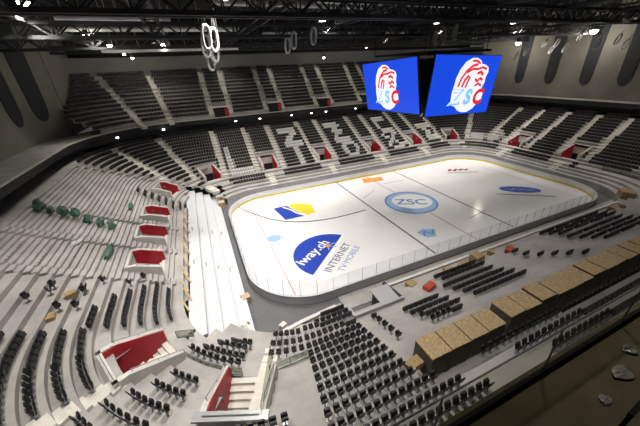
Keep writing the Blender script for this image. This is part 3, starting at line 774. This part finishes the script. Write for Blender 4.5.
def floodlight(loc, label, r, e, m='lamp', watts=0, size=.8, hood=False):
    rt = empty('floodlight', loc); tag(rt,label,'floodlight','floodlights under the roof')
    mb = MB(); mb.bar((0,0,r*.6),(0,0,r*2.2),r*1.6,10); mb.bar((0,0,r*2.2),(0,0,33.1-loc[2]),.07,4); mb.obj('lamp_housing',M['frame'],rt)
    mb = MB(); pts = []
    for i in range(5):
        th_ = PI/2*i/4*.999; pts.append((r*math.cos(th_), -r*math.sin(th_)))
    for i in range(4):
        for j in range(12):
            a0 = 2*PI*j/12; a1 = 2*PI*(j+1)/12
            (r0,z0),(r1,z1) = pts[i],pts[i+1]
            mb.quad((r0*math.cos(a0),r0*math.sin(a0),z0+r*.6),(r1*math.cos(a0),r1*math.sin(a0),z1+r*.6),(r1*math.cos(a1),r1*math.sin(a1),z1+r*.6),(r0*math.cos(a1),r0*math.sin(a1),z0+r*.6))
    if hood:
        mh = MB(); n = 16
        for j in range(n):
            a0 = 2*PI*j/n; a1 = 2*PI*(j+1)/n
            for q in (.52,.55): mh.quad((q*math.cos(a0),q*math.sin(a0),-.7),(q*math.cos(a1),q*math.sin(a1),-.7),(q*math.cos(a1),q*math.sin(a1),.35),(q*math.cos(a0),q*math.sin(a0),.35))
            mh.quad((0,0,.35),(.55*math.cos(a0),.55*math.sin(a0),.35),(.55*math.cos(a1),.55*math.sin(a1),.35),(0,0,.35))
        mh.obj('hood',M['frame'],rt)
    mb.obj('lamp_lens',M[m],rt,True)
    if watts:
        l = bpy.data.lights.new('added_flood_beam','AREA'); l.shape = 'DISK'; l.size = size; l.energy = watts*LW; l.spread = math.radians(150); l.color = (1,.955,.88)
        o = bpy.data.objects.new('added_flood_beam',l); COL.objects.link(o); o.parent = rt; o.location = (0,0,-r*.6 if not hood else -.08)
    return rt
for loc, lab, r in [((-42,-1.9,27),'bright floodlight at the top left corner of the picture',.42),((-43,19,26.9),'bright floodlight left of the pale duct',.38),((-42.7,31.6,26.6),'bright floodlight on the far left duct end',.4),((-42,39.5,25.7),'small floodlight above the left end of the upper tier, left of a pair',.28),
   ((-40.8,39.8,25.0),'small floodlight above the left end of the upper tier, right of a pair',.28),((-34.4,35.6,26.9),'floodlight between the left aisles of the upper tier',.45),((-23.8,39.5,26.8),'floodlight behind the left hanging hoops',.5),((2,40,23.9),'small floodlight on the far rear wall',.3),((14,39,26),'floodlight left of the left screen',.42),
   ((50,22.6,25),'bright floodlight right of the right screen',.62),((50,6.4,25.9),'brightest floodlight above the right end wall',.72)]:
    q = floodlight(loc,lab,r,0)
    l = bpy.data.lights.new('flood_glow','POINT'); l.energy = 1000 if r > .6 else 150; l.shadow_soft_size = r*1.1; l.color = (1,.95,.82)
    o = bpy.data.objects.new('flood_glow',l); COL.objects.link(o); o.parent = q; o.location = (0,0,-r*1.6)
# lamp grid added overhead to light hall, upper tier and balcony
k = 0
for (x,y,w) in [(-44,-10,1900),(-45,6,2500),(-43,23,1900),(-30,-17,3000),(-27,-3,4600),(-27,13,3000),(-26,26,1600),(-10,-13,1700),(-12,9,4200),(-8,26,1700),(8,-12,1150),(10,10,4200),(10,26,1500),(27,-11,1000),(28,9,3800),(26,26,1500),(42,-6,1200),(42,12,1600),(-38,-26,1500),(-36,40,420),(-22,41,420),(-8,41,420),(7,41,420),(22,41,300),(-24,-31,900),(-8,-31,400),(8,-31,300)]:
    k += 1
    floodlight((x,y,28.4),'added hooded ceiling floodlight, %s of the overhead grid from the left end' % nth(k),.2,0,'lampsm',w,.9,True)
for k,(x,y,z) in enumerate([(-46.5,31.5,11.2),(-38.5,35.2,11.2),(-23,36.6,11.2),(-17.2,36.6,11.2),(-9,36.6,11.2),(-3.6,36.6,11.2),(0.6,36.6,11.2),(9.6,36.6,11.2)]):
    mb = MB(); mb.bar((0,0,.3),(0,0,0),.5,10); o = mb.obj('downlight',M['lampsm']); o.location = (x,y,z)
    tag(o,'small round downlight under the far balcony, %s from the left' % nth(k+1),'downlight','downlights under the balcony')
def hoop(loc, w, h, yaw, tilt, label):
    mb = MB(); pts = []
    for i in range(24):
        t = 2*PI*i/24; c_, s_ = math.cos(t), math.sin(t)
        pts.append((w/2*math.copysign(abs(c_)**.75,c_),0,h/2*math.copysign(abs(s_)**.85,s_)))
    mb.axis = (0,1,0); mb.tube(pts,w*.17,6,True)
    rt = mb.obj('roof_hoop',M['hoop'],None,True); rt.location = loc; rt.rotation_euler = (tilt,0,yaw)
    tag(rt,label,'hanging hoop','white hoops hanging from the roof')
    mb = MB(); mb.bar((0,0,h/2),(0,0,h/2+.9),.05,4); mb.obj('suspension',M['steel'],rt)
hl = ['topmost of the left hanging hoops','second hoop of the left hanging cluster','third hoop of the left hanging cluster','fourth hoop of the left hanging cluster','lowest hoop of the left hanging cluster','left hoop of the pair above the far stand','upper hoop of the pair above the far stand','single hoop above the far stand, left of the left screen','first of three hoops above the gap of the screens','second of three hoops above the gap of the screens','third of three hoops above the right screen']
yawc = .45
for (loc,w,h), lab in zip([((-29.2,-3,24.75),.8,1.9),((-28.5,-2.2,24.6),.8,1.9),((-29.0,2,24.4),.9,2.1),((-28.2,2.4,23.9),.9,2.0),((-28.7,3,23.1),.9,2.0),((-17.5,9,24.8),.9,1.9),((-18.6,3,24.9),.8,1.7),((-17.6,-1,25.0),.8,1.6),((5,4.5,24.9),1.0,2.0),((4,1.8,25),1.1,2.1),((1.5,-2.8,25),.95,1.8)], hl):
    hoop(loc,w,h,yawc,.1,lab)
for k,((y,z)) in enumerate([(19.5,22.3),(17.2,23.0),(13.3,24.5),(11.5,23.1),(10.7,24.4),(8.7,23.3),(6.7,25.1),(3.0,23.5),(-.1,24.2),(-1.6,23.3)]):
    hoop((46,y,z),.8,1.7,1.2,.35,'slanted white hoop before the right end wall, %s from the left' % nth(k+1))
mb = MB(); mb.bar((-28.2,-1.6,24.2),(-28.2,-1.6,33),.22,6); mb.bar((-27.9,-1.0,25.5),(-27.9,-1.0,33),.12,6)
tag(mb.obj('hoist_column',M['steel']),'dark hoist column hanging above the left hoop cluster','hoist')

# ------------------------------------------------------------------ crates
cl = []
x = -22.4; k = 0
while x < 4.2:
    w = random.uniform(1.5,1.6)
    if k == 4: x += .55
    h = 1.96 if k < 4 else random.uniform(1.96,2.2)
    y = -27.35 if k < 4 else -27.25+random.uniform(-.12,.08)
    cl.append((x+w/2,y,w-.12,1.45,h)); x += w; k += 1
for k,(x,y,w,dp,h) in enumerate(cl):
    rt = empty('wooden_crate',(x,y,4.62),random.uniform(-.03,.03))
    tag(rt,'large tan lidded wooden crate on near stand, %s from left in its row' % nth(k+1),'crate','wooden crates along the near stand')
    mb = MB(); mb.box((0,0,h/2+.06),(w,dp,h-.12)); mb.obj('crate_body',M['crate'],rt)
    mb = MB(); mb.box((0,0,h+.03),(w+.04,dp+.04,.06)); mb.obj('lid',M['osb'],rt)
    for s in (-1,0,1):
        mb = MB(); mb.box((s*(w/2-.08),0,.06),(.12,dp,.12)); mb.obj('skid',M['timber'],rt)
    for s in (-1,1):
        mb = MB(); mb.box((s*(w/2-.05),-dp/2-.012,h/2),(.1,.03,h-.1)); mb.obj('batten',M['crate'],rt)

# ------------------------------------------------------------------ loose things
def blob(name, m, r, seed, sx=1, sy=1, sz=1):
    rnd = random.Random(seed); mb = MB(); nu, nv = 12, 7; ph = [rnd.uniform(0,6.28) for _ in range(6)]
    for j in range(nv+1):
        t = PI*j/nv
        for i in range(nu):
            a = 2*PI*i/nu
            k = 1+.16*math.sin(3*a+ph[0]+2*t)+.12*math.sin(5*a+ph[1]-3*t)+.1*math.sin(4*t+ph[2])+rnd.uniform(-.07,.07)
            mb.v.append((r*sx*k*math.sin(t)*math.cos(a), r*sy*k*math.sin(t)*math.sin(a), r*sz*(1-k*math.cos(t)*.95)))
    for j in range(nv):
        for i in range(nu):
            mb.f.append((j*nu+i, j*nu+(i+1) % nu, (j+1)*nu+(i+1) % nu, (j+1)*nu+i))
    return mb.obj(name,m)
G = [(40,211,-49.5,2.4,'darkest green foil bundle, leftmost on the bare terrace',.62),(55,216,-48.6,2.0,'small pale green bundle beside the leftmost dark one',.42),(65,218,-47.55,1.9,'green foil bundle, third from left in the row',.58),(77,220,-46.6,1.9,'green foil bundle, fourth from left in the row',.56),(88,223,-45.6,1.5,'green foil bundle, fifth from left in the row',.58),(100,226,-44.5,1.0,'green foil bundle, second from right in the row',.5),(111,228,-43.5,.8,'green foil bundle, right end of the row',.5)]
for k,(a,b,x,y,lab,r) in enumerate(G):
    o = blob('green_bundle',M['green'],r*.9,k,.9,.95,1.05); o.location = (x,y,prof(dof(x,y))); tag(o,lab,'bundle','green foil bundles on the bare terrace')
for k,(x,y,l,lab) in enumerate([(-42.9,-4.6,3.4,'long green wrapped roll beside the red pit nearest the straight seat rows'),(-42.6,7.4,1.8,'short green wrapped roll near the second red stair pit')]):
    o = blob('green_roll',M['green'],.42,20+k,.7,l/.92,.85); o.location = (x,y,prof(dof(x,y))+.02); tag(o,lab,'roll')
o = blob('white_bag',M['white'],.4,40,1.1,1.3,.5); o.location = (-45.6,-3.2,prof(dof(-45.6,-3.2))); tag(o,'small white plastic bag lying on the bare terrace','bag')
def carton(x, y, dim, rz, label, m='cardboard', cat='carton', group='cartons and bundles on the near stand', name='carton', z=None):
    rt = empty(name,(x,y,prof(dof(x,y))+.01 if z is None else z),rz); tag(rt,label,cat,group)
    mb = MB(); mb.box((0,0,dim[2]/2),dim); mb.obj('box_body',M[m],rt)
    mb = MB(); mb.quad((-dim[0]/2,.0,dim[2]),(-dim[0]/2-.12,.0,dim[2]+.12),(-dim[0]/2-.12,dim[1]/2,dim[2]+.12),(-dim[0]/2,dim[1]/2,dim[2])); mb.box((0,0,dim[2]+.012),(dim[0],.09,.015)); mb.obj('flap',M[m],rt)
for x,y,dim,rz,lab,m in [(-43.9,-11.8,(.7,.6,.4),.4,'tan carton among loose black seats on the bare terrace','cardboard'),(-44.7,-14.0,(.9,.7,.3),.2,'flat tan carton above the curved rows','cardboard'),
  (-2.0,-19.2,(1.1,.7,.5),.3,'red plastic box between boards and the single file seats','redbox'),(-14.6,-20.1,(1.2,.7,.4),.25,'red plastic box left of the middle block of seats','redbox'),
  (-3.6,-18.2,(.8,.7,.5),.5,'tan carton just left of the right red box','cardboard'),(-6.2,-18.4,(1.3,1.0,.9),.1,'largest tan carton in front of the middle alley','cardboard'),(-8.2,-18.4,(1.5,.7,.4),.4,'long low tan carton by the alley wall','cardboard'),(-10.2,-18.5,(1.2,.8,.35),-.3,'low tan carton left of the long one','cardboard'),
  (-15.4,-18.5,(.9,.8,.5),.2,'tan carton nearest the dark players bench','cardboard'),(-.6,-18.4,(.9,.7,.4),.6,'tan carton right of the right red box','cardboard'),
  (28.8,-16.6,(2.2,1.6,1.1),.6,'big brown carton pile at the right rink corner','cardboard'),(20.5,-18.4,(1.0,.7,.6),.3,'tan carton before the right hand block','cardboard'),(22.0,-18.9,(.8,.6,.4),.7,'small tan carton near the right rink corner','cardboard'),
  (-25.2,-26.0,(1.0,.6,.4),.1,'tan carton lying in a row of the large seat block','cardboard')]:
    if lab.startswith('tan carton lying'): x, y = -23.0, -27.4
    carton(x,y,dim,rz,lab,m)
carton(-31.0,-11.3,(.8,.8,.75),.2,'beige wooden box on the dark floor beside the rink end','timber',cat='box',group='things on the dark floor',name='wooden_box',z=-.05)
carton(-28.4,-16.2,(.6,.5,.3),.5,'small cream box on the dark floor by the corner wall','parapet',cat='box',group='things on the dark floor',name='wooden_box',z=-.05)
# leaning planks at the ramp's upper edge
for k in range(16):
    y = -12.2+k*1.4; mb = MB(); x = -36.42+(.25 if k % 2 else 0)
    mb.bar((.25,-.8,.06),(-.35,.75,.55+.1*(k % 3)),.16,4,.07); o = mb.obj('timber_plank',M['timber']); o.location = (x,y,2.42)
    tag(o,'tan timber plank at the top of the white steps, %s from camera' % nth(k+1),'plank','timber planks above the white steps')
# players bench and alley fittings
rt = empty('tunnel_entrance',(-20.4,-18.5,-.04)); tag(rt,'grey walled tunnel entrance cut into the near stand behind the boards','tunnel entrance')
mb = MB(); mb.prism([(-2.6,1.3,0),(-2.6,-1.75,0),(-2.6,-1.75,2.75),(-2.6,-1.0,2.75),(-2.6,1.3,1.35)],(.22,0,0)); mb.obj('side_wall',M['boardout'],rt)
mb = MB(); mb.prism([(2.45,1.3,0),(2.45,-1.75,0),(2.45,-1.75,2.75),(2.45,1.3,2.2)],(.22,0,0)); mb.obj('side_wall',M['dugout'],rt)
mb = MB(); mb.box((.05,-1.72,1.4),(5.2,.2,2.8)); mb.obj('back_wall',M['boardout'],rt)
mb = MB(); mb.box((.05,-.2,.03),(4.9,2.9,.06)); mb.obj('tunnel_floor',M['floor'],rt)
mb = MB(); mb.box((1.55,-.55,1.2),(1.7,2.0,2.3)); mb.obj('dark_door',M['dugout'],rt)
mb = MB(); mb.box((1.5,-.5,2.42),(2.0,2.3,.12)); mb.obj('canopy',M['boardout'],rt)
# low glass balustrades
def balustrade(P, h, name, label, m, z=None, posts=True):
    rt = empty(name,(P[0][0],P[0][1],0)); tag(rt,label,'balustrade','glass balustrades of the lower stand'); ox, oy = P[0]
    mg, mr, mp, mq = MB(), MB(), MB(), MB()
    zz = [(prof(dof(*p)) if z is None else z) for p in P]; z0 = max(zz)
    for a, b in zip(P[:-1],P[1:]):
        mg.bar((a[0]-ox,a[1]-oy,z0+h/2),(b[0]-ox,b[1]-oy,z0+h/2),.03,4,h); mr.bar((a[0]-ox,a[1]-oy,z0+h),(b[0]-ox,b[1]-oy,z0+h),.08,6); mq.bar((a[0]-ox,a[1]-oy,z0+.05),(b[0]-ox,b[1]-oy,z0+.05),.12,4)
    for p in P[::3]+([P[-1]] if (len(P)-1) % 3 else []):
        mp = MB(); mp.bar((p[0]-ox,p[1]-oy,z0-.1),(p[0]-ox,p[1]-oy,z0+h),.06,4); mp.obj('post',m,rt)
    mg.obj('glass_pane',M['railglass'],rt); mr.obj('top_rail',m,rt); mq.obj('base_rail',m,rt)
arc = [onto(-36.0+3.2*t/9,-18.2-3.9*t/9,8.3) for t in range(10)]
balustrade(arc,.75,'low_balustrade','low curved glass balustrade behind the curved front rows',M['grey'])
balustrade([(-30.9+.5*i,-22.5) for i in range(7)],.75,'low_balustrade','low straight glass balustrade left of the large seat block',M['grey'])
balustrade([(-36.9,-16.5),(-36.3,-16.7),(-35.7,-16.9)],.7,'low_balustrade','short pale balustrade at the lower end of the white steps',M['grey'])
nr = [onto(40.0-14.5*t/11,-9.6-9.8*t/11,6.3) for t in range(12)]
balustrade(nr,.9,'low_balustrade','dark curved railing round the right near corner',M['steel'])
nr = [onto(44.0-14*t/11,-12.6-11.0*t/11,11.2) for t in range(12)]
balustrade(nr,.9,'low_balustrade','upper dark curved railing of the right near corner',M['steel'])
# end cheek blocks beside the far end of the white steps
for k,(x,y,dim,lab,m) in enumerate([(-30.75,15.6,(1.1,1.3,1.7),'grey concrete block at the far end of the white steps','concrete'),(-30.75,13.9,(1.0,1.2,1.2),'beige block beside the grey one at the far end of the white steps','timber')]):
    mb = MB(); mb.prism([(-dim[0]/2,-dim[1]/2,0),(dim[0]/2,-dim[1]/2,0),(dim[0]/2,dim[1]/2,0),(-dim[0]/2,dim[1]/2,0)],(0,0,dim[2])); mb.box((0,0,dim[2]+.05),(dim[0]+.1,dim[1]+.1,.1)); o = mb.obj('end_block',M[m]); o.location = (x,y,-.05); tag(o,lab,'block')
# seat fixing brackets in dotted lines on the bare terrace
mb = MB()
for i in range(1,14):
    for y0,y1 in ((-9.0,-4.2),(4.5,9.0)):
        if (i+int(y0)) % 2: continue
        y = y0
        while y < y1:
            d = rd(i); x = -30-d; z = prof(d)
            if not in_vom(x,y,.5,.5) and not (-44 < x < -41 and y > 5): mb.box((x,y,z+.06),(.08,.08,.12))
            y += .5
tag(mb.obj('seat_brackets',M['grey']),'dotted lines of small grey seat brackets bolted to the bare left terrace','brackets',kind='stuff')

# ------------------------------------------------------------------ balcony in the foreground
SZ = 17.93
mb = MB(); mb.box((-18,-37.3,SZ-.3),(60,6.2,.6)); struct(mb,'balcony_slab',M['slab'],'dim olive floor of the balcony in the foreground')
rt = empty('glass_balustrade',(-31,-34.3,SZ)); tag(rt,'glass balustrade with dark rails along the balcony edge in the foreground','balustrade')
mb = MB(); mb.bar((-8,0,.88),(40,0,.88),.02,8); mb.obj('top_rail',M['steel'],rt)
mb = MB(); mb.bar((-8,0,.06),(40,0,.06),.05,4,.07); mb.obj('base_rail',M['black'],rt)
for k in range(24):
    x = -7+k*1.95
    mb = MB(); mb.quad((x+.02,0,.1),(x+1.93,0,.1),(x+1.93,0,.87),(x+.02,0,.87)); mb.obj('glass_pane',M['railglass'],rt)
    mb = MB(); mb.bar((x,0,.05),(x,0,.88),.016,4); mb.obj('post',M['steel'],rt)
for k,(x,y,r,sx) in enumerate([(-27.3,-34.75,.09,1.5),(-26.75,-34.6,.08,1.5),(-27.9,-34.85,.06,1.3),(-26.4,-34.8,.09,1.4)]):
    o = blob('crumpled_foil',M['foil'],r,60+k,sx,1.,.3); o.location = (x,y,SZ); tag(o,['crumpled clear foil in the middle of the balcony floor pile','crumpled clear foil farthest right on the balcony floor','smallest crumpled foil on the balcony floor','crumpled foil at the right frame edge on the balcony'][k],'foil','crumpled foil on the balcony floor')
mb = MB(); mb.bar((0,0,.35),(6,.35,.35),.05,4); 
for q in (0.1,2,4,5.9): mb.bar((q,q*.058,0),(q,q*.058,.35),.04,4)
o = mb.obj('low_rail',M['black']); o.location = (-28.2,-35.1,SZ); tag(o,'low black rail at the bottom right corner of the balcony','rail')

# ------------------------------------------------------------------ world, camera, view
w = bpy.data.worlds.new('hall_ambient'); S.world = w; w.use_nodes = True
w.node_tree.nodes['Background'].inputs[0].default_value = (.5,.48,.46,1); w.node_tree.nodes['Background'].inputs[1].default_value = .12
cam = bpy.data.cameras.new('camera'); co = bpy.data.objects.new('camera',cam); COL.objects.link(co); S.camera = co
cx,cy,cz,yaw,pitch,roll,f = -31.875,-35.3833,21.816,1.1833,-.4769,-.0478,281.45
cam.sensor_width = 36; cam.lens = 36*f/640; cam.clip_end = 400; cam.clip_start = .05
fw = Vector((math.cos(yaw)*math.cos(pitch), math.sin(yaw)*math.cos(pitch), math.sin(pitch)))
r0 = Vector((math.sin(yaw),-math.cos(yaw),0)); u0 = r0.cross(fw)
r = r0*math.cos(roll)+u0*math.sin(roll); u = -r0*math.sin(roll)+u0*math.cos(roll)
co.matrix_world = Matrix(((r.x,u.x,-fw.x,cx),(r.y,u.y,-fw.y,cy),(r.z,u.z,-fw.z,cz),(0,0,0,1)))
S.view_settings.view_transform = 'Standard'; S.view_settings.look = 'None'; S.view_settings.exposure = 0.; S.view_settings.gamma = 1.
S.view_settings.use_curve_mapping = False
S.cycles.use_denoising = True
S.cycles.max_bounces = 8; S.cycles.transparent_max_bounces = 24
